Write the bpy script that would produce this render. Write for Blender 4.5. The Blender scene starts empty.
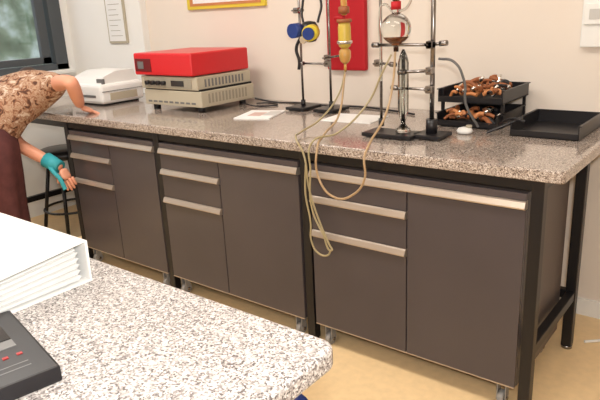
import bpy, bmesh, math, random
import numpy as np
from mathutils import Vector, Matrix
random.seed(7)
S=bpy.context.scene
try:
    S.view_settings.view_transform='Standard'
except Exception: pass
COL=S.collection
# ---------------- materials ----------------
def mat(name,col,rough=.5,metal=0,trans=0,ior=1.45,emit=None,es=0,coat=0,alpha=1,noise=0,nscale=8,bump=0,spec=None):
    m=bpy.data.materials.new(name); m.use_nodes=True
    nt=m.node_tree; b=nt.nodes['Principled BSDF']
    b.inputs['Base Color'].default_value=(*col,1); b.inputs['Roughness'].default_value=rough
    b.inputs['Metallic'].default_value=metal; b.inputs['Transmission Weight'].default_value=trans
    b.inputs['IOR'].default_value=ior; b.inputs['Coat Weight'].default_value=coat
    if spec is not None: b.inputs['Specular IOR Level'].default_value=spec
    if emit: b.inputs['Emission Color'].default_value=(*emit,1); b.inputs['Emission Strength'].default_value=es
    if noise or bump:
        tc=nt.nodes.new('ShaderNodeTexCoord'); n=nt.nodes.new('ShaderNodeTexNoise')
        n.inputs['Scale'].default_value=nscale; n.inputs['Detail'].default_value=5
        nt.links.new(tc.outputs['Object'],n.inputs['Vector'])
        if noise:
            r=nt.nodes.new('ShaderNodeValToRGB')
            r.color_ramp.elements[0].position=.3; r.color_ramp.elements[1].position=.7
            r.color_ramp.elements[0].color=(*[c*(1-noise) for c in col],1)
            r.color_ramp.elements[1].color=(*[min(1,c*(1+noise)) for c in col],1)
            nt.links.new(n.outputs['Fac'],r.inputs['Fac']); nt.links.new(r.outputs['Color'],b.inputs['Base Color'])
        if bump:
            bp=nt.nodes.new('ShaderNodeBump'); bp.inputs['Strength'].default_value=bump; bp.inputs['Distance'].default_value=.002
            nt.links.new(n.outputs['Fac'],bp.inputs['Height']); nt.links.new(bp.outputs['Normal'],b.inputs['Normal'])
    return m
def granite(name,stops,scale,rough,coat=0):
    m=bpy.data.materials.new(name); m.use_nodes=True
    nt=m.node_tree; b=nt.nodes['Principled BSDF']; b.inputs['Roughness'].default_value=rough
    b.inputs['Coat Weight'].default_value=coat; b.inputs['Coat Roughness'].default_value=.06
    tc=nt.nodes.new('ShaderNodeTexCoord'); v=nt.nodes.new('ShaderNodeTexVoronoi'); v.inputs['Scale'].default_value=scale
    nt.links.new(tc.outputs['Object'],v.inputs['Vector'])
    sep=nt.nodes.new('ShaderNodeSeparateColor'); nt.links.new(v.outputs['Color'],sep.inputs['Color'])
    r=nt.nodes.new('ShaderNodeValToRGB'); r.color_ramp.interpolation='CONSTANT'
    els=r.color_ramp.elements
    els[0].position=0; els[0].color=(*stops[0][1],1); els[1].position=stops[1][0]; els[1].color=(*stops[1][1],1)
    for p,c in stops[2:]:
        e=els.new(p); e.color=(*c,1)
    nt.links.new(sep.outputs['Red'],r.inputs['Fac'])
    n=nt.nodes.new('ShaderNodeTexNoise'); n.inputs['Scale'].default_value=scale*.35; n.inputs['Detail'].default_value=3
    nt.links.new(tc.outputs['Object'],n.inputs['Vector'])
    r2=nt.nodes.new('ShaderNodeValToRGB'); r2.color_ramp.elements[0].position=.35; r2.color_ramp.elements[0].color=(.74,.73,.72,1)
    r2.color_ramp.elements[1].position=.6; r2.color_ramp.elements[1].color=(1.0,1.0,1.0,1)
    nt.links.new(n.outputs['Fac'],r2.inputs['Fac'])
    mx=nt.nodes.new('ShaderNodeMix'); mx.data_type='RGBA'; mx.blend_type='MULTIPLY'; mx.inputs[0].default_value=1
    nt.links.new(r.outputs['Color'],mx.inputs[6]); nt.links.new(r2.outputs['Color'],mx.inputs[7])
    nt.links.new(mx.outputs[2],b.inputs['Base Color'])
    return m
M={}
M['wall']=mat('wall_paint',(.78,.70,.62),.8,noise=.02,nscale=2,bump=.1)
M['pillar']=mat('pillar_paint',(.86,.85,.82),.8,noise=.02,nscale=2)
M['ceil']=mat('ceiling_paint',(.85,.84,.8),.9)
M['floor']=mat('linoleum',(.84,.61,.34),.30,noise=.05,nscale=30)
M['bench']=granite('bench_granite',[(0,(.08,.058,.05)),(.12,(.25,.192,.165)),(.34,(.39,.32,.275)),(.62,(.50,.425,.365)),(.86,(.69,.61,.55))],340,.14,.4)
M['table']=granite('table_granite',[(0,(.11,.095,.095)),(.14,(.28,.255,.25)),(.38,(.48,.445,.43)),(.62,(.61,.575,.555)),(.82,(.77,.74,.72))],340,.28,.15)
M['lam']=mat('graphite_laminate',(.072,.059,.061),.28,noise=.06,nscale=3)
M['lamside']=mat('cabinet_side',(.10,.08,.075),.45)
M['alu']=mat('aluminium_profile',(.54,.46,.39),.36,metal=.7)
M['gap']=mat('dark_gap',(.01,.01,.01),.8)
M['black']=mat('black_steel',(.008,.007,.008),.4)
M['blackpl']=mat('black_plastic',(.012,.011,.013),.35)
M['chrome']=mat('chrome',(.75,.73,.7),.15,metal=1)
M['steel']=mat('steel_rod',(.30,.28,.27),.25,metal=1)
M['caster']=mat('caster_grey',(.26,.25,.24),.4)
M['white']=mat('white_plastic',(.82,.82,.80),.4)
M['paper']=mat('paper',(.82,.82,.81),.8)
M['pages']=mat('page_stack',(.56,.55,.53),.9)
M['red']=mat('red_enamel',(.62,.020,.026),.32)
M['redw']=mat('red_cloth',(.46,.006,.014),.6)
M['dred']=mat('dark_red',(.14,.01,.012),.5)
M['cream']=mat('instrument_cream',(.47,.42,.32),.45)
M['creamd']=mat('instrument_panel',(.31,.28,.22),.5)
M['yellow']=mat('yellow_plastic',(.72,.56,.05),.4)
M['amber']=mat('amber_glass',(.80,.48,.14),.08,trans=.5)
M['olive']=mat('yellow_column',(.58,.42,.07),.35)
M['glass']=mat('clear_glass',(.90,.93,.92),.02,trans=1,ior=1.45)
M['glassd']=mat('tinted_glass',(.74,.78,.76),.03,trans=1,ior=1.5)
M['tube']=mat('silicone_tubing',(.44,.36,.20),.3,trans=.2)
M['tube2']=mat('amber_tubing',(.50,.34,.19),.3,trans=.2)
M['blue']=mat('blue_plastic',(.015,.04,.20),.35)
M['teal']=mat('teal_band',(.04,.36,.42),.6)
M['skin']=mat('skin',(.74,.34,.22),.5)
M['hair']=mat('dark_hair',(.05,.025,.015),.6)
M['skirt']=mat('maroon_cloth',(.11,.035,.035),.85,noise=.2,nscale=20)
M['wood']=mat('brown_handle',(.30,.10,.035),.5)
M['orange']=mat('orange_handle',(.56,.22,.08),.45)
M['pink']=mat('faded_print',(.60,.42,.38),.6)
M['frame']=mat('window_frame',(.07,.08,.09),.45)
M['redled']=mat('red_marking',(.35,.03,.03),.5)
M['greyl']=mat('grey_label',(.16,.16,.16),.5)
M['smoke']=mat('smoke_window',(.03,.028,.03),.12)
M['flaskliq']=mat('brown_liquid',(.45,.17,.06),.1,trans=.6)
# thin window glazing: mostly transparent with a faint gloss
wg=bpy.data.materials.new('window_glazing'); wg.use_nodes=True; nt=wg.node_tree; nt.nodes.clear()
o_=nt.nodes.new('ShaderNodeOutputMaterial'); mxs=nt.nodes.new('ShaderNodeMixShader'); tr=nt.nodes.new('ShaderNodeBsdfTransparent'); gl=nt.nodes.new('ShaderNodeBsdfGlossy'); gl.inputs['Roughness'].default_value=.02
mxs.inputs[0].default_value=.06; nt.links.new(tr.outputs[0],mxs.inputs[1]); nt.links.new(gl.outputs[0],mxs.inputs[2]); nt.links.new(mxs.outputs[0],o_.inputs[0]); M['glazing']=wg
bl=bpy.data.materials.new('patterned_blouse'); bl.use_nodes=True; nt=bl.node_tree; b=nt.nodes['Principled BSDF']; b.inputs['Roughness'].default_value=.85
tc=nt.nodes.new('ShaderNodeTexCoord'); n=nt.nodes.new('ShaderNodeTexNoise'); n.inputs['Scale'].default_value=24; n.inputs['Detail'].default_value=4; n.inputs['Distortion'].default_value=1.2
nt.links.new(tc.outputs['Object'],n.inputs['Vector']); r=nt.nodes.new('ShaderNodeValToRGB'); r.color_ramp.interpolation='LINEAR'
e=r.color_ramp.elements; e[0].position=.36; e[0].color=(.09,.035,.02,1); e[1].position=.44; e[1].color=(.31,.14,.075,1)
for p,c in [(.50,(.50,.34,.23,1)),(.56,(.28,.12,.06,1)),(.64,(.62,.49,.38,1))]:
    q=e.new(p); q.color=c
nt.links.new(n.outputs['Fac'],r.inputs['Fac']); nt.links.new(r.outputs['Color'],b.inputs['Base Color']); M['blouse']=bl
fo=bpy.data.materials.new('outside_foliage'); fo.use_nodes=True; nt=fo.node_tree; b=nt.nodes['Principled BSDF']; b.inputs['Roughness'].default_value=.9
tc=nt.nodes.new('ShaderNodeTexCoord'); n=nt.nodes.new('ShaderNodeTexNoise'); n.inputs['Scale'].default_value=3; n.inputs['Detail'].default_value=9
nt.links.new(tc.outputs['Object'],n.inputs['Vector']); r=nt.nodes.new('ShaderNodeValToRGB')
e=r.color_ramp.elements; e[0].position=.38; e[0].color=(.04,.065,.035,1); e[1].position=.66; e[1].color=(.26,.31,.29,1)
q=e.new(.52); q.color=(.11,.15,.10,1)
nt.links.new(n.outputs['Fac'],r.inputs['Fac']); nt.links.new(r.outputs['Color'],b.inputs['Base Color']); M['foliage']=fo

# ---------------- geometry helpers ----------------
def group(name):
    e=bpy.data.objects.new(name,None); COL.objects.link(e); e.empty_display_size=.05; return e
def fin(me,name,m,parent=None,smooth=False):
    o=bpy.data.objects.new(name,me); COL.objects.link(o)
    if m is not None: me.materials.append(M[m] if isinstance(m,str) else m)
    if smooth:
        for p in me.polygons: p.use_smooth=True
    if parent: o.parent=parent
    return o
def box(name,x0,x1,y0,y1,z0,z1,m,parent=None,bev=0,rotz=0,seg=2):
    bm=bmesh.new(); bmesh.ops.create_cube(bm,size=1)
    c=Vector(((x0+x1)/2,(y0+y1)/2,(z0+z1)/2))
    for v in bm.verts: v.co=Vector((v.co.x*(x1-x0),v.co.y*(y1-y0),v.co.z*(z1-z0)))
    if bev: bmesh.ops.bevel(bm,geom=bm.edges[:],offset=bev,segments=seg,affect='EDGES',profile=.6)
    R=Matrix.Rotation(rotz,4,'Z')
    for v in bm.verts: v.co=R@v.co+c
    me=bpy.data.meshes.new(name); bm.to_mesh(me); bm.free()
    return fin(me,name,m,parent,False)
def cyl(name,a,b,r,m,parent=None,r2=None,seg=24,smooth=True):
    a=Vector(a); b=Vector(b); d=b-a
    bm=bmesh.new(); bmesh.ops.create_cone(bm,cap_ends=True,segments=seg,radius1=r,radius2=r if r2 is None else r2,depth=d.length)
    q=d.to_track_quat('Z','Y').to_matrix().to_4x4(); T=Matrix.Translation((a+b)/2)@q
    bmesh.ops.transform(bm,matrix=T,verts=bm.verts)
    me=bpy.data.meshes.new(name); bm.to_mesh(me); bm.free()
    o=fin(me,name,m,parent,False)
    if smooth:
        for p in me.polygons: p.use_smooth=len(p.vertices)==4
    return o
def lathe(name,prof,loc,m,parent=None,seg=32):
    bm=bmesh.new(); rings=[]
    for rr,z in prof:
        rings.append([bm.verts.new((loc[0]+rr*math.cos(2*math.pi*i/seg),loc[1]+rr*math.sin(2*math.pi*i/seg),loc[2]+z)) for i in range(seg)])
    for k in range(len(rings)-1):
        for i in range(seg):
            j=(i+1)%seg; bm.faces.new((rings[k][i],rings[k][j],rings[k+1][j],rings[k+1][i]))
    bm.faces.new(rings[0][::-1]); bm.faces.new(rings[-1])
    bmesh.ops.recalc_face_normals(bm,faces=bm.faces)
    me=bpy.data.meshes.new(name); bm.to_mesh(me); bm.free()
    return fin(me,name,m,parent,True)
def tube(name,pts,r,m,parent=None,cyc=False):
    cu=bpy.data.curves.new(name,'CURVE'); cu.dimensions='3D'; cu.bevel_depth=r; cu.bevel_resolution=4; cu.resolution_u=14; cu.use_fill_caps=True
    sp=cu.splines.new('BEZIER'); sp.bezier_points.add(len(pts)-1)
    for p,c in zip(sp.bezier_points,pts):
        p.co=c; p.handle_left_type=p.handle_right_type='AUTO'
    sp.use_cyclic_u=cyc
    o=bpy.data.objects.new(name,cu); COL.objects.link(o); cu.materials.append(M[m])
    if parent: o.parent=parent
    return o
def prism(name,prof_yz,x0,x1,m,parent=None):
    bm=bmesh.new()
    A=[bm.verts.new((x0,y,z)) for y,z in prof_yz]; B=[bm.verts.new((x1,y,z)) for y,z in prof_yz]
    n=len(A)
    for i in range(n):
        j=(i+1)%n; bm.faces.new((A[i],A[j],B[j],B[i]))
    bm.faces.new(A[::-1]); bm.faces.new(B); bmesh.ops.recalc_face_normals(bm,faces=bm.faces)
    me=bpy.data.meshes.new(name); bm.to_mesh(me); bm.free(); return fin(me,name,m,parent)
def skinmesh(name,verts,edges,radii,root,m,parent,sub=2):
    me=bpy.data.meshes.new(name); me.from_pydata(verts,edges,[]); me.update()
    o=bpy.data.objects.new(name,me); COL.objects.link(o); o.parent=parent
    o.modifiers.new('Skin','SKIN'); s=o.modifiers.new('Sub','SUBSURF'); s.levels=s.render_levels=sub
    sv=me.skin_vertices[0].data
    for i,rr in enumerate(radii):
        sv[i].radius=rr if isinstance(rr,tuple) else (rr,rr); sv[i].use_root=(i==root)
    o.modifiers['Skin'].use_smooth_shade=True
    me.materials.append(M[m]); return o
def slab(name,outline,z0,z1,m,parent=None,bev=0):
    bm=bmesh.new(); vs=[bm.verts.new((x,y,z0)) for x,y in outline]; f=bm.faces.new(vs)
    r=bmesh.ops.extrude_face_region(bm,geom=[f]); 
    for v in [g for g in r['geom'] if isinstance(g,bmesh.types.BMVert)]: v.co.z=z1
    bmesh.ops.recalc_face_normals(bm,faces=bm.faces)
    if bev:
        es=[e for e in bm.edges if abs(e.verts[0].co.z-e.verts[1].co.z)<1e-6]
        bmesh.ops.bevel(bm,geom=es,offset=bev,segments=3,affect='EDGES',profile=.5)
    me=bpy.data.meshes.new(name); bm.to_mesh(me); bm.free(); return fin(me,name,m,parent)
def rrect(x0,x1,y0,y1,r,n=8,corners=(1,1,1,1)):
    out=[]
    for k,(cx,cy,a) in enumerate([(x1,y1,0),(x0,y1,90),(x0,y0,180),(x1,y0,270)]):
        if corners[k]:
            sx=-1 if cx==x1 else 1; sy=-1 if cy==y1 else 1
            for i in range(n+1):
                t=math.radians(a+90*i/n); out.append((cx+sx*r+r*math.cos(t),cy+sy*r+r*math.sin(t)))
        else: out.append((cx,cy))
    return out

# ---------------- room ----------------
WY=.88; LX=-4.33; RX=2.6; BY=-4.2; CZ=2.8
box('floor',LX-.1,RX+.1,BY-.1,WY+.1,-.1,0,'floor')
box('ceiling',LX-.1,RX+.1,BY-.1,WY+.1,CZ,CZ+.1,'ceil')
box('wall_back',LX-.1,RX+.1,WY,WY+.1,0,CZ,'wall')
box('wall_right',RX,RX+.1,BY,WY,0,CZ,'wall')
box('wall_front',LX-.1,RX+.1,BY-.1,BY,0,CZ,'wall')
wl=group('wall_left')
wy0,wy1,wz0,wz1=-2.2,.77,1.06,2.35
box('wall_below_window',LX-.1,LX,BY,WY,0,wz0,'pillar',wl)
box('wall_above_window',LX-.1,LX,BY,WY,wz1,CZ,'pillar',wl)
box('wall_side_a',LX-.1,LX,BY,wy0,wz0,wz1,'pillar',wl)
box('wall_side_b',LX-.1,LX,wy1,WY,wz0,wz1,'pillar',wl)
w=group('window_1')
for nm,a in [('jamb_a',(wy1-.10,wy1)),('jamb_b',(wy0,wy0+.08)),('mullion_a',(-.35,-.25)),('mullion_b',(-1.3,-1.2))]:
    box(nm,LX-.07,LX+.012,a[0],a[1],wz0,wz1,'frame',w,.004)
box('sash_stile',LX-.05,LX-.01,wy1-.19,wy1-.12,wz0+.05,wz1-.05,'frame',w,.004)
box('sash_bottom',LX-.05,LX-.01,-.25,wy1-.12,wz0+.05,wz0+.10,'frame',w,.004)
box('rail_bottom',LX-.07,LX+.012,wy0,wy1,wz0,wz0+.045,'frame',w,.004)
box('rail_top',LX-.07,LX+.012,wy0,wy1,wz1-.06,wz1,'frame',w,.004)
box('sill',LX-.02,LX+.05,wy0-.02,wy1+.02,wz0-.03,wz0,'pillar',w,.005)
box('pane',LX-.032,LX-.028,wy0,wy1-.12,wz0+.02,wz1-.03,'glazing',w)
box('outside_hedge',-9.1,-9,-6,8,-.5,3.6,'foliage')
box('wall_pillar_1',LX,-3.46,WY-.05,WY,0,CZ,'pillar')  # shallow pillar projecting from the back wall
box('baseboard_back',-3.46,RX,WY-.012,WY,0,.08,'pillar')
nb=group('notice_board'); nx0,nx1,nz0,nz1=-3.83,-3.62,1.24,1.75
box('board',nx0,nx1,WY-.065,WY-.05,nz0,nz1,'cream',nb,.003)
box('sheet',nx0+.015,nx1-.015,WY-.068,WY-.064,nz0+.015,nz1-.015,'paper',nb)
for i in range(9): box('line_%d'%i,nx0+.04,nx1-.04-.02*(i%3),WY-.0695,WY-.068,nz0+.05+i*.035,nz0+.053+i*.035,'creamd',nb)
po=group('framed_poster'); px0,px1,pz0,pz1=-3.03,-2.38,1.435,1.95
box('frame',px0,px1,WY-.02,WY,pz0,pz1,'yellow',po,.004)
box('print',px0+.03,px1-.03,WY-.023,WY-.019,pz0+.02,pz1-.03,'orange',po)
box('print_band',px0+.06,px1-.06,WY-.0245,WY-.0228,pz0+.035,pz1-.2,'paper',po)
box('fire_blanket_pouch',-1.95,-1.71,WY-.035,WY,1.085,1.62,'redw',None,.012)
so=group('wall_socket_column'); 
box('channel',-.68,-.58,WY-.03,WY,1.20,1.75,'white',so,.006)
box('plate',-.67,-.59,WY-.042,WY-.03,1.29,1.37,'white',so,.004)
box('recess',-.65,-.61,WY-.044,WY-.041,1.31,1.35,'pages',so,.002)

# ---------------- main bench ----------------
be=group('lab_bench')
slab('countertop',rrect(-4.0,-.472,-.02,WY-.002,.02,6,(0,0,1,1)),.86,.90,'bench',be,.006)
def leg(nm,x,y,zt=.86): box(nm,x-.02,x+.02,y-.02,y+.02,.012,zt,'black',be,.003); cyl(nm+'_foot',(x,y,0),(x,y,.014),.022,'steel',be)
for i,x in enumerate([-3.98,-3.2,-2.401,-1.477,-.553]):
    leg('leg_front_%d'%i,x,.02); leg('leg_back_%d'%i,x,.55)
    box('cross_rail_%d'%i,x-.016,x+.016,.04,.53,.225,.262,'black',be,.003)
    box('top_cross_%d'%i,x-.016,x+.016,.04,.53,.82,.858,'black',be,.003)
box('top_rail_front',-3.98,-.553,.004,.036,.822,.86,'black',be,.003)
box('top_rail_back',-3.98,-.553,.534,.566,.822,.86,'black',be,.003)
box('low_rail_back',-3.98,-.553,.534,.566,.225,.262,'black',be,.003)

def cabinet(x0,x1,xd):
    g=group('drawer_cabinet')
    box('carcass',x0,x1,.02,.50,.098,.812,'lamside',g)
    box('front_shadow',x0+.002,x1-.002,.012,.021,.10,.811,'gap',g)
    def fr(nm,a,b,c,d): box(nm,a,b,-.003,.016,c,d,'lam',g,.0015)
    def strip(nm,a,b,z):
        prism(nm,[(.014,z),(-.002,z),(-.016,z+.004),(-.018,z+.009),(-.010,z+.027),(-.004,z+.030),(.014,z+.030)],a,b,'alu',g)
    fr('top_fascia',x0,x1,.788,.812)
    strip('handle_profile_top',x0,x1,.757)
    fr('drawer_front_upper',x0,xd-.0025,.682,.755)
    strip('handle_profile_mid',x0,xd-.0025,.651)
    fr('drawer_front_middle',x0,xd-.0025,.535,.649)
    strip('handle_profile_low',x0,xd-.0025,.504)
    fr('drawer_front_lower',x0,xd-.0025,.102,.502)
    fr('door_front',xd+.0025,x1,.102,.755)
    box('edge_band',x0,x1,-.004,.014,.098,.102,'alu',g)
    for i,(cx,cy) in enumerate([(x0+.05,.03),(x1-.05,.03),(x0+.05,.45),(x1-.05,.45)]):
        box('caster_plate_%d'%i,cx-.03,cx+.03,cy-.03,cy+.03,.094,.098,'steel',g)
        box('caster_fork_a%d'%i,cx-.017,cx-.013,cy-.016,cy+.016,.022,.094,'caster',g)
        box('caster_fork_b%d'%i,cx+.013,cx+.017,cy-.016,cy+.016,.022,.094,'caster',g)
        cyl('caster_wheel_%d'%i,(cx-.011,cy,.028),(cx+.011,cy,.028),.0275,'caster',g)
        cyl('caster_hub_%d'%i,(cx-.02,cy,.028),(cx+.02,cy,.028),.008,'steel',g)
cabinet(-3.17,-2.425,-2.802); cabinet(-2.378,-1.508,-1.972); cabinet(-1.445,-.585,-1.009)

st=group('lab_stool')
lathe('seat',[(.02,.0),(.16,.0),(.17,.02),(.165,.045),(.14,.055),(0.02,.058)],(-3.7,.25,.55),'blackpl',st)
for k in range(4):
    a=math.pi/4+k*math.pi/2
    cyl('leg_%d'%k,(-3.7+.21*math.cos(a),.25+.21*math.sin(a),.0),(-3.7+.1*math.cos(a),.25+.1*math.sin(a),.55),.012,'black',st)
tube('foot_ring',[(-3.7+.175*math.cos(t*math.pi/4),.25+.175*math.sin(t*math.pi/4),.2) for t in range(8)],.008,'black',st,True)
uc=group('under_bench_cupboard'); box('body',-3.93,-3.26,.60,.82,.06,.80,'lam',uc,.004)
box('door_a',-3.925,-3.60,.585,.60,.07,.79,'lam',uc,.002); box('door_b',-3.59,-3.265,.585,.60,.07,.79,'lam',uc,.002)
box('plinth',-3.92,-3.27,.62,.81,0,.06,'gap',uc); 
for k,xx in enumerate((-3.63,-3.56)): cyl('handle_%d'%k,(xx,.575,.55),(xx,.575,.65),.006,'steel',uc)

# ---------------- foreground table ----------------
ft=group('speckled_table')
slab('tabletop',rrect(-3.0,-.485,-2.05,-1.19,.03,8),.862,.90,'table',ft,.008)
for i,(x,y) in enumerate([(-.56,-1.28),(-.56,-1.97),(-2.9,-1.28),(-2.9,-1.97)]):
    box('leg_%d'%i,x-.02,x+.02,y-.02,y+.02,0,.862,'black',ft,.003)
box('rail_a',-2.9,-.56,-1.295,-1.265,.82,.86,'black',ft); box('rail_b',-2.9,-.56,-1.985,-1.955,.82,.86,'black',ft)
bs=group('blue_stool'); sx,sy=-.90,-.995
lathe('seat',[(.02,0),(.15,0),(.165,.015),(.16,.04),(.13,.05),(.02,.05)],(sx,sy,.42),'blue',bs)
for k in range(4):
    a=math.pi/4+k*math.pi/2
    cyl('leg_%d'%k,(sx+.17*math.cos(a),sy+.17*math.sin(a),0),(sx+.09*math.cos(a),sy+.09*math.sin(a),.42),.011,'black',bs)

bi=group('ring_binder')
bx0,bx1,by0,by1=-1.42,-1.035,-1.575,-1.265
box('cover_bottom',bx0,bx1,by0,by1,.9,.904,'white',bi,.0015)
prism('page_block',[(by0+.01,.906),(by1-.025,.906),(by1-.02,.974),(by0+.01,.950)],bx0+.02,bx1-.014,'pages',bi)
for i in range(16):
    t=i/16; prism('sheet_%d'%i,[(by0+.005,.906+t*.044),(by1-.02,.907+t*.067),(by1-.02,.9085+t*.067),(by0+.005,.9075+t*.044)],bx0+.02,bx1-.012+.004*((i*7)%3),'paper',bi)
prism('cover_top',[(by0-.002,.956),(by1-.004,.984),(by1-.004,.988),(by0-.002,.960)],bx0,bx1,'white',bi)
prism('spine',[(by1-.004,.9),(by1,.902),(by1+.002,.986),(by1-.004,.988)],bx0,bx1,'white',bi)
vc=group('black_instrument_case')
ang=-.2
vx0,vx1,vy0,vy1=-1.01,-.765,-1.70,-1.497
def vb(nm,a,b,c,d,z0,z1,m,bev=0):
    cx,cy=-.765,-1.512
    X=(a+b)/2-cx; Y=(c+d)/2-cy; co,si=math.cos(ang),math.sin(ang)
    nx=cx+X*co-Y*si; ny=cy+X*si+Y*co
    box(nm,nx-(b-a)/2,nx+(b-a)/2,ny-(d-c)/2,ny+(d-c)/2,z0,z1,m,vc,bev,rotz=ang)
vb('case',vx0,vx1,vy0,vy1,.9,.926,'blackpl',.004)
vb('window',vx0+.03,vx0+.11,vy1-.12,vy1-.03,.9258,.927,'smoke')
vb('label',vx0+.115,vx0+.14,vy1-.12,vy1-.03,.9258,.9275,'greyl')
vb('label_b',vx0+.04,vx0+.06,vy1-.10,vy1-.04,.9268,.9278,'greyl')
for i in range(5): vb('mark_%d'%i,vx0+.165,vx0+.171,vy1-.038-i*.02,vy1-.03-i*.02,.9258,.9275,'redled')
for i in range(2): vb('rib_%d'%i,vx0+.195+i*.014,vx0+.197+i*.014,vy1-.16,vy1-.03,.9258,.9265,'greyl')

# ---------------- counter items ----------------
T=.90
pr=group('desktop_printer')
box('body',-3.58,-3.22,.28,.60,T+.01,T+.13,'white',pr,.03,seg=4)
prism('top_cover',[(.30,T+.12),(.33,T+.17),(.42,T+.20),(.55,T+.20),(.59,T+.12)],-3.55,-3.25,'white',pr)
box('paper_slot',-3.52,-3.28,.277,.285,T+.05,T+.065,'greyl',pr)
box('seam',-3.585,-3.216,.29,.59,T+.085,T+.088,'greyl',pr)
box('side_panel',-3.222,-3.217,.34,.54,T+.03,T+.075,'cream',pr,.002)
box('control_strip',-3.30,-3.24,.31,.33,T+.125,T+.16,'greyl',pr,.003)
box('feet',-3.55,-3.25,.31,.57,T,T+.012,'blackpl',pr)
eq=group('red_topped_power_instrument')
box('chassis_lower',-2.87,-2.40,.33,.74,T+.03,T+.115,'cream',eq,.006)
box('chassis_upper',-2.88,-2.42,.325,.74,T+.12,T+.19,'cream',eq,.006)
box('seam',-2.86,-2.41,.335,.735,T+.11,T+.125,'gap',eq)
for i,(x,y) in enumerate([(-2.82,.37),(-2.45,.37),(-2.82,.69),(-2.45,.69)]): cyl('foot_%d'%i,(x,y,T),(x,y,T+.032),.02,'blackpl',eq)
box('panel',-2.85,-2.46,.321,.326,T+.13,T+.18,'creamd',eq,.002)
for i in range(4): cyl('knob_%d'%i,(-2.81+i*.045,.30,T+.155),(-2.81+i*.045,.323,T+.155),.012,'blackpl',eq)
box('display',-2.62,-2.52,.318,.323,T+.14,T+.17,'smoke',eq)
for i in range(12): box('vent_%d'%i,-2.4205,-2.4185,.38+i*.026,.392+i*.026,T+.135,T+.175,'greyl',eq)
for i in range(9): box('slot_%d'%i,-2.84+i*.045,-2.81+i*.045,.328,.332,T+.045,T+.055,'greyl',eq)
for i in range(12): box('sidevent_%d'%i,-2.4005,-2.3985,.38+i*.026,.392+i*.026,T+.05,T+.10,'creamd',eq)
box('red_lid',-2.91,-2.435,.31,.75,T+.195,T+.315,'red',eq,.012,seg=3)
box('lid_recess',-2.895,-2.76,.306,.315,T+.215,T+.285,'dred',eq,.002)
box('lid_label',-2.87,-2.82,.304,.308,T+.23,T+.27,'greyl',eq)
mg=group('magazine'); box('cover',-2.17,-1.98,.30,.54,T,T+.006,'paper',mg,0,.35); box('picture',-2.12,-2.05,.36,.46,T+.006,T+.007,'pink',mg,0,.35); box('picture_b',-2.06,-2.0,.40,.52,T+.006,T+.007,'pages',mg,0,.35)
box('counter_reflection',-1.70,-1.44,.42,.62,T,T+.003,'paper',None,0,.1)  # white sheet stands in for the bright reflection on the countertop
tube('power_cable',[(-2.38,.72,T+.03),(-2.3,.78,T+.006),(-2.1,.80,T+.006),(-1.9,.78,T+.006),(-1.7,.80,T+.006),(-1.45,.74,T+.006),(-1.35,.7,T+.006)],.005,'blackpl')
tube('power_cable',[(-2.36,.60,T+.02),(-2.28,.62,T+.006),(-2.2,.70,T+.006),(-2.28,.74,T+.006),(-2.35,.70,T+.006)],.004,'blackpl')

def stand(name,x,y,h,m='steel',r=.008,bw=.2,bd=.13,dx=0,dy=0):
    g=group(name)
    box('base',x+dx-bw/2,x+dx+bw/2,y+dy-bd/2,y+dy+bd/2,T+.004,T+.02,'blackpl',g,.005)
    for i,(a,b) in enumerate([(-1,-1),(1,-1),(-1,1),(1,1)]): cyl('pad_%d'%i,(x+dx+a*(bw/2-.02),y+dy+b*(bd/2-.02),T),(x+dx+a*(bw/2-.02),y+dy+b*(bd/2-.02),T+.005),.008,'greyl',g)
    cyl('rod',(x,y,T+.018),(x,y,T+h),r,m,g)
    cyl('boss',(x,y,T+.018),(x,y,T+.05),r*2,'blackpl',g)
    return g
sA=stand('retort_stand',-1.05,.27,.8,'steel',.009,.12,.12)
cyl('sleeve',(-1.05,.27,T+.02),(-1.05,.27,T+.075),.022,'blackpl',sA)
sB=stand('retort_stand',-1.31,.33,.8,'steel',.006,.22,.12,.11,-.1)
sC=stand('retort_stand',-1.80,.66,.8,'steel',.006,.12,.16)
sD=stand('retort_stand',-1.98,.66,.8,'steel',.006,.12,.16)
def clamp(g,a,b,r=.006,m='steel'):
    cyl('clamp_arm',a,b,r,m,g)
    a=Vector(a); b=Vector(b); box('clamp_boss',a.x-.014,a.x+.014,a.y-.014,a.y+.014,a.z-.014,a.z+.014,m,g,.004)
    d=(b-a).normalized(); cyl('thumb_screw',a+Vector((0,-.012,0)),a+Vector((0,-.04,0)),.004,m,g); cyl('clamp_grip',b-d*.03,b,.010,m,g)
clamp(sA,(-1.05,.25,1.255),(-1.30,.25,1.255)); clamp(sA,(-1.05,.25,1.255),(-.98,.24,1.262))
clamp(sA,(-1.05,.25,1.16),(-1.17,.22,1.155)); clamp(sA,(-1.05,.25,1.09),(-1.22,.26,1.09),.005)
clamp(sB,(-1.31,.31,1.18),(-1.20,.25,1.18),.005); clamp(sC,(-1.80,.64,1.14),(-1.98,.64,1.14),.005)
clamp(sC,(-1.80,.64,1.17),(-1.56,.43,1.20),.005); clamp(sD,(-1.98,.64,1.40),(-1.90,.58,1.40),.005)
fl=group('round_bottom_flask'); fx,fy,fz=-1.195,.25,1.315
prof=[(.010,-.085),(.010,-.055)]+[(.058*math.cos(t),.058*math.sin(t)) for t in np.linspace(-1.32,1.32,16)]+[(.014,.062),(.014,.14),(.018,.145),(.018,.15)]
lathe('bulb',prof,(fx,fy,fz),'glass',fl)
prof2=[(.001,-.053)]+[(.0535*math.cos(t),.0535*math.sin(t)) for t in np.linspace(-1.35,-.55,9)]+[(.001,-.028)]
lathe('residue',prof2,(fx,fy,fz),'flaskliq',fl)
lathe('neck_joint',[(.012,.07),(.019,.07),(.019,.10),(.012,.10)],(fx,fy,fz),'redw',fl)
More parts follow.
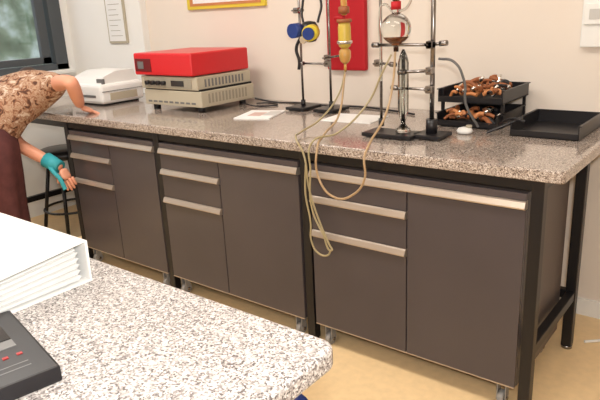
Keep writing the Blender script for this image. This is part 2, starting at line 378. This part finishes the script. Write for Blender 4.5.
lathe('upper_condenser',[(.006,.10),(.018,.12),(.022,.14),(.022,.40),(.012,.44)],(fx,fy,fz),'glassd',fl)
cyl('upper_inner',(fx,fy,fz+.1),(fx,fy,fz+.45),.007,'amber',fl)
tube('side_arm',[(fx-.012,fy,fz+.06),(fx-.05,fy-.01,fz+.09),(fx-.065,fy-.01,fz+.05),(fx-.068,fy,fz-.08),(fx-.066,fy,fz-.2)],.005,'glassd',fl)
tube('side_arm_b',[(fx+.012,fy,fz+.06),(fx+.05,fy,fz+.08),(fx+.07,fy,fz+.14),(fx+.07,fy,fz+.3)],.005,'glassd',fl)
lathe('collar',[(.012,-.060),(.017,-.060),(.017,-.040),(.012,-.040)],(fx,fy,fz),'wood',fl)
gc=group('glass_condenser')
lathe('jacket',[(.006,-.03),(.015,-.01),(.021,.02),(.021,.20),(.015,.225),(.006,.245)],(-1.155,.235,.99),'glassd',gc)
cyl('inner',(-1.155,.235,.93),(-1.155,.235,1.24),.005,'glassd',gc)
lathe('receiver',[(.02,0),(.03,.003),(.03,.01),(.010,.03),(.008,.05)],(-1.155,.235,.901+.02),'glass',gc)
ac=group('amber_filter_column'); ax,ay=-1.54,.41
lathe('upper_tube',[(.010,.0),(.014,.01),(.014,.25),(.010,.26)],(ax,ay,1.37),'amber',ac)
lathe('bowl',[(.012,0),(.026,.01),(.028,.03),(.028,.09),(.024,.11),(.014,.12)],(ax,ay,1.23),'olive',ac)
lathe('ring_a',[(.030,.0),(.033,.003),(.033,.012),(.030,.015)],(ax,ay,1.34),'wood',ac)
lathe('ring_b',[(.030,.0),(.034,.003),(.034,.012),(.030,.015)],(ax,ay,1.25),'chrome',ac)
lathe('lower_cup',[(.008,0),(.02,.01),(.026,.03),(.026,.055),(.012,.07)],(ax,ay,1.165),'amber',ac)
cyl('outlet',(ax,ay,1.13),(ax,ay,1.17),.006,'amber',ac)
cyl('side_knob',(ax-.05,ay,1.36),(ax,ay,1.36),.008,'redw',ac)
lathe('valve_block',[(.01,0),(.024,.005),(.024,.03),(.01,.035)],(ax,ay,1.375),'wood',ac)
rp=group('respirator_mask')
lathe('facepiece',[(.005,-.05),(.03,-.045),(.045,-.02),(.045,.02),(.03,.045),(.005,.05)],(-1.83,.54,1.30),'blackpl',rp)
cyl('filter_yellow',(-1.78,.50,1.30),(-1.765,.45,1.295),.036,'yellow',rp); cyl('filter_blue',(-1.765,.45,1.295),(-1.76,.435,1.294),.028,'blue',rp)
cyl('filter_blue_b',(-1.86,.50,1.31),(-1.865,.45,1.308),.034,'blue',rp)
cyl('valve',(-1.82,.50,1.27),(-1.82,.47,1.265),.018,'chrome',rp)
tube('strap',[(-1.87,.55,1.33),(-1.9,.58,1.4),(-1.86,.6,1.5),(-1.80,.6,1.44),(-1.80,.57,1.34)],.006,'blackpl',rp)
tube('strap_hanging',[(-1.88,.54,1.28),(-1.915,.54,1.22),(-1.90,.54,1.16),(-1.905,.54,1.12)],.008,'blackpl',rp)

tb=group('rubber_tubing')
tube('tube_long',[(-1.54,.41,1.14),(-1.55,.38,1.05),(-1.56,.25,.95),(-1.55,.08,.915),(-1.49,-.025,.912),(-1.44,-.045,.86),(-1.42,-.045,.72),(-1.37,-.045,.58),(-1.33,-.045,.50),(-1.32,-.045,.48),(-1.36,-.045,.54),(-1.41,-.045,.64),(-1.41,-.045,.80),(-1.41,-.03,.905),(-1.36,.08,.93),(-1.29,.2,1.04),(-1.24,.22,1.15),(-1.21,.24,1.22)],.004,'tube',tb)
tube('tube_loop',[(-1.19,.235,1.23),(-1.18,.20,1.12),(-1.17,.12,1.0),(-1.16,-.01,.92),(-1.16,-.045,.88),(-1.16,-.045,.80),(-1.21,-.045,.73),(-1.30,-.045,.705),(-1.37,-.045,.77),(-1.38,-.035,.89),(-1.41,.05,.92),(-1.47,.25,.97),(-1.53,.39,1.12)],.0045,'tube2',tb)
tube('tube_end',[(-1.432,-.045,.82),(-1.44,-.045,.70),(-1.42,-.045,.58),(-1.42,-.045,.50),(-1.39,-.045,.455),(-1.34,-.045,.455),(-1.325,-.045,.48)],.004,'tube',tb)
tube('grey_cable',[(-1.04,.3,1.20),(-.98,.3,1.19),(-.95,.33,1.12),(-.96,.38,1.02),(-.94,.46,.92)],.005,'greyl')

def tray(g,x0,x1,y0,y1,z,h,nm):
    box(nm+'_bottom',x0,x1,y0,y1,z,z+.004,'blackpl',g)
    box(nm+'_back',x0,x1,y1-.004,y1,z,z+h,'blackpl',g,.001)
    box(nm+'_left',x0,x0+.004,y0,y1,z,z+h,'blackpl',g,.001); box(nm+'_right',x1-.004,x1,y0,y1,z,z+h,'blackpl',g,.001)
    box(nm+'_lip',x0,x1,y0,y0+.004,z,z+h*.45,'blackpl',g,.001)
    box(nm+'_rim',x0-.006,x0+.002,y0,y1,z+h-.004,z+h,'blackpl',g); box(nm+'_rimr',x1-.002,x1+.006,y0,y1,z+h-.004,z+h,'blackpl',g)
lt=group('letter_tray_stack')
tray(lt,-1.14,-.88,.50,.83,T+.004,.055,'lower'); tray(lt,-1.15,-.87,.53,.84,T+.10,.055,'upper')
for i,(x,y) in enumerate([(-1.14,.56),(-.88,.56),(-1.14,.82),(-.88,.82)]): box('post_%d'%i,x-.006,x+.006,y-.006,y+.006,T,T+.155,'blackpl',lt)
rt=group('letter_tray'); tray(rt,-.80,-.55,.43,.76,T,.055,'tray')
cl=group('bosshead_clamps')
for i in range(100):
    lv=i%3
    x=random.uniform(-1.10,-.91); y=random.uniform(.55,.78)
    z=T+.122+random.uniform(0,.065)*(1-abs(x+1.0)*6) if lv else T+.022+random.uniform(0,.045)
    if not lv: y=random.uniform(.515,.60)
    a=random.uniform(0,6.28); L=random.uniform(.012,.035); dz=random.uniform(-.02,.02)
    x=min(max(x,-1.12+L),-.90-L)
    p=Vector((x-L*math.cos(a),y-L*math.sin(a)*.6,z-dz*.2)); q=Vector((x+L*math.cos(a),y+L*math.sin(a)*.6,z+dz*.5+.01))
    c=['wood','orange','chrome','wood','orange','wood','blackpl','wood'][i%8]
    mid=(p+q)/2+Vector((0,0,random.uniform(.002,.012)))
    tube('handle_%d'%i,[tuple(p),tuple(mid),tuple(q)],random.uniform(.005,.0095),c,cl)
    if i%5==0: cyl('jaw_%d'%i,q,q+Vector((.018,0,.016)),.006,'chrome',cl,seg=10)
sp=group('black_scissor_tongs'); tube('arm_a',[(-.86,.47,T+.03),(-.80,.44,T+.065),(-.74,.42,T+.06)],.006,'blackpl',sp); tube('arm_b',[(-.88,.40,T+.012),(-.82,.43,T+.04),(-.76,.45,T+.07)],.006,'blackpl',sp)
wd=group('white_stopper_dish'); lathe('dish',[(.015,0),(.028,.003),(.032,.012),(.026,.022),(.012,.026)],(-.97,.40,T),'white',wd); cyl('cap',(-.955,.405,T+.024),(-.955,.405,T+.034),.012,'cream',wd)
tube('white_floor_cable',[(-.50,.62,.006),(-.44,.68,.006),(-.42,.76,.006),(-.30,.80,.006),(-.1,.83,.006)],.006,'white')

# ---------------- person ----------------
P=group('woman_bending_over_bench')
V=Vector
pel=V((-3.45,-.32,.80)); 
verts=[pel,V((-3.44,-.26,.92)),V((-3.40,-.16,1.03)),V((-3.46,-.06,1.05)),
 V((-3.55,.02,1.05)),V((-3.60,.05,1.03)),
 V((-3.27,.00,1.055)),V((-3.12,-.03,1.085)),V((-2.985,-.05,1.095)),V((-3.035,.00,1.01)),V((-3.085,.045,.945)),
 V((-3.55,-.16,1.01)),V((-3.50,-.20,.86)),V((-3.43,-.18,.74)),V((-3.29,-.13,.67)),V((-3.15,-.09,.61)),
 V((-3.39,-.40,.72)),V((-3.43,-.37,.45)),V((-3.45,-.42,.08)),
 V((-3.54,-.30,.72)),V((-3.57,-.27,.45)),V((-3.60,-.32,.08)),
 V((-3.50,-.29,.04)),V((-3.66,-.19,.04))]
edges=[(0,1),(1,2),(2,3),(3,4),(4,5),(2,6),(6,7),(7,8),(8,9),(9,10),(2,11),(11,12),(12,13),(13,14),(14,15),(0,16),(16,17),(17,18),(0,19),(19,20),(20,21),(18,22),(21,23)]
rad=[.13,.12,.125,.10,.05,.05,.056,.046,.042,.038,.027,.062,.05,.042,.036,.026,.08,.06,.04,.08,.06,.04,.03,.03]
skinmesh('body',[tuple(v) for v in verts],edges,rad,0,'skin',P)
bverts=[verts[0]+V((0,0,-.03)),verts[1],verts[2],verts[3],verts[6],verts[6].lerp(verts[7],.95),verts[11],verts[11].lerp(verts[12],.8)]
skinmesh('blouse',[tuple(v) for v in bverts],[(0,1),(1,2),(2,3),(2,4),(4,5),(2,6),(6,7)],[.165,.155,.165,.115,.085,.066,.082,.068],0,'blouse',P)
bm=bmesh.new(); rings=[]
for k,(c,rx,ry,z) in enumerate([((-3.45,-.33),.15,.14,.86),((-3.455,-.34),.18,.16,.76),((-3.47,-.34),.18,.16,.6),((-3.50,-.34),.18,.16,.4),((-3.52,-.34),.19,.165,.2)]):
    rings.append([bm.verts.new((c[0]+(rx+.008*math.sin(9*a)*k/3)*math.cos(a),c[1]+(ry+.008*math.sin(9*a)*k/3)*math.sin(a),z)) for a in [2*math.pi*i/48 for i in range(48)]])
for k in range(4):
    for i in range(48): bm.faces.new((rings[k][i],rings[k][(i+1)%48],rings[k+1][(i+1)%48],rings[k+1][i]))
me=bpy.data.meshes.new('skirt'); bm.to_mesh(me); bm.free(); fin(me,'skirt','skirt',P,True)
def ball(name,c,s,m,rot=None):
    bm=bmesh.new(); bmesh.ops.create_uvsphere(bm,u_segments=24,v_segments=16,radius=1)
    for v in bm.verts: v.co=Vector((v.co.x*s[0],v.co.y*s[1],v.co.z*s[2]))
    if rot: bmesh.ops.transform(bm,matrix=rot,verts=bm.verts)
    bmesh.ops.translate(bm,verts=bm.verts,vec=c)
    me=bpy.data.meshes.new(name); bm.to_mesh(me); bm.free(); return fin(me,name,m,P,True)
Fd=V((-.64,.60,-.48)).normalized()
hc=V((-3.68,.09,1.02))
R=Fd.to_track_quat('Y','Z').to_matrix().to_4x4()
def hp(x,y,z): return hc+(R@V((x,y,z)))
ball('head',hc,(.072,.088,.105),'skin',R)
ball('hair',hp(0,-.02,.018),(.083,.092,.106),'hair',R)
ball('bun',hp(0,-.11,.03),(.035,.035,.035),'hair',R)
ball('nose',hp(0,.09,-.015),(.011,.018,.02),'skin',R)
ball('mouth',hp(0,.08,-.05),(.022,.009,.006),'redled',R)
for s in (-1,1):
    ball('eye_%d'%s,hp(s*.028,.078,.008),(.012,.009,.008),'white',R); ball('pupil_%d'%s,hp(s*.028,.086,.008),(.005,.004,.005),'hair',R)
    ball('ear_%d'%s,hp(s*.074,-.005,-.01),(.01,.018,.026),'skin',R)
def hand(nm,wr,d,up,side,curl):
    d=d.normalized(); up=up.normalized(); r=d.cross(up).normalized()*side
    vs=[wr,wr+d*.03,wr+d*.075]; ed=[(0,1),(1,2)]
    skinmesh(nm+'_palm',[tuple(v) for v in vs],ed,[(.026,.018),(.036,.016),(.038,.014)],0,'skin',P)
    for i,(o,L) in enumerate([(-.027,.066),(-.009,.075),(.009,.070),(.026,.055)]):
        b0=wr+d*.065+r*o; dd=d; pts=[b0]
        for k,f in enumerate((.45,.32,.23)):
            dd=(dd-up*curl*(k+.6)*.5).normalized(); pts.append(pts[-1]+dd*L*f)
        skinmesh(nm+'_finger_%d'%i,[tuple(p) for p in pts],[(0,1),(1,2),(2,3)],[.010,.009,.008,.0065],0,'skin',P)
    b0=wr+d*.02-r*.022; td=(d*.7-r*.7).normalized()
    pts=[b0,b0+td*.035,b0+td*.035+(d*.9-r*.3-up*.3).normalized()*.028]
    skinmesh(nm+'_thumb',[tuple(p) for p in pts],[(0,1),(1,2)],[.012,.010,.008],0,'skin',P)
hand('right_hand',V((-3.085,.045,.94)),V((.10,.12,-.07)),V((0,.25,1)),1,.25)
hand('left_hand',V((-3.15,-.09,.61)),V((.20,.04,-.40)),V((.6,-.6,.5)),-1,.4)
cyl('teal_cuff',(-3.25,-.12,.655),(-3.16,-.093,.615),.045,'teal',P,r2=.036)
tube('teal_scarf',[(-3.22,-.13,.63),(-3.16,-.14,.60),(-3.12,-.13,.56),(-3.10,-.12,.50)],.012,'teal',P)
for s,(x,y) in enumerate([(-3.48,-.35),(-3.63,-.26)]): ball('shoe_%d'%s,V((x,y,.035)),(.10,.05,.035),'blackpl',Matrix.Rotation(math.radians(130),4,'Z'))

# ---------------- lights ----------------
def area(name,loc,rot,sx,sy,e,col):
    L=bpy.data.lights.new(name,'AREA'); L.shape='RECTANGLE'; L.size=sx; L.size_y=sy; L.energy=e; L.color=col
    o=bpy.data.objects.new(name,L); COL.objects.link(o); o.location=loc; o.rotation_euler=rot; return o
area('ceiling_light_1',(-2.6,-.8,2.75),(0,0,0),1.4,.5,42,(1,.94,.87))
area('ceiling_light_2',(-.3,-.8,2.75),(0,0,0),1.4,.5,22,(1,.92,.83))
area('ceiling_light_3',(-1.2,-3,2.75),(0,0,0),1.4,.5,36,(1,.94,.87))
fl_=area('camera_fill',(.05,-1.9,1.52),(math.radians(76),0,math.radians(38)),.08,.05,25,(1,.97,.93))  # added fill lamp near the camera, brightens the fronts
sun=bpy.data.lights.new('sun','SUN'); sun.energy=3.0; sun.angle=.01; sun.color=(1,.95,.86)
so_=bpy.data.objects.new('sun',sun); COL.objects.link(so_); so_.location=(-8,1,6)
so_.rotation_euler=Vector((.80,-.25,-1.3)).to_track_quat('-Z','Y').to_euler()
W=bpy.data.worlds.new('World'); S.world=W; W.use_nodes=True
W.node_tree.nodes['Background'].inputs[0].default_value=(.86,.93,1,1); W.node_tree.nodes['Background'].inputs[1].default_value=1.9

# ---------------- camera ----------------
yaw,pitch,roll=-.6763,-.3013,-.0495
fw=np.array([math.sin(yaw)*math.cos(pitch),math.cos(yaw)*math.cos(pitch),math.sin(pitch)])
r=np.array([math.cos(yaw),-math.sin(yaw),0]); u=np.cross(r,fw)
r2=r*math.cos(roll)+u*math.sin(roll); u2=-r*math.sin(roll)+u*math.cos(roll)
cam=bpy.data.cameras.new('camera'); cam.lens=607.8*36/600; cam.sensor_width=36; cam.sensor_fit='HORIZONTAL'; cam.clip_start=.02
co=bpy.data.objects.new('camera',cam); COL.objects.link(co)
Mx=Matrix(((r2[0],u2[0],-fw[0],0),(r2[1],u2[1],-fw[1],-1.8763),(r2[2],u2[2],-fw[2],1.3974),(0,0,0,1)))
co.matrix_world=Mx
S.camera=co
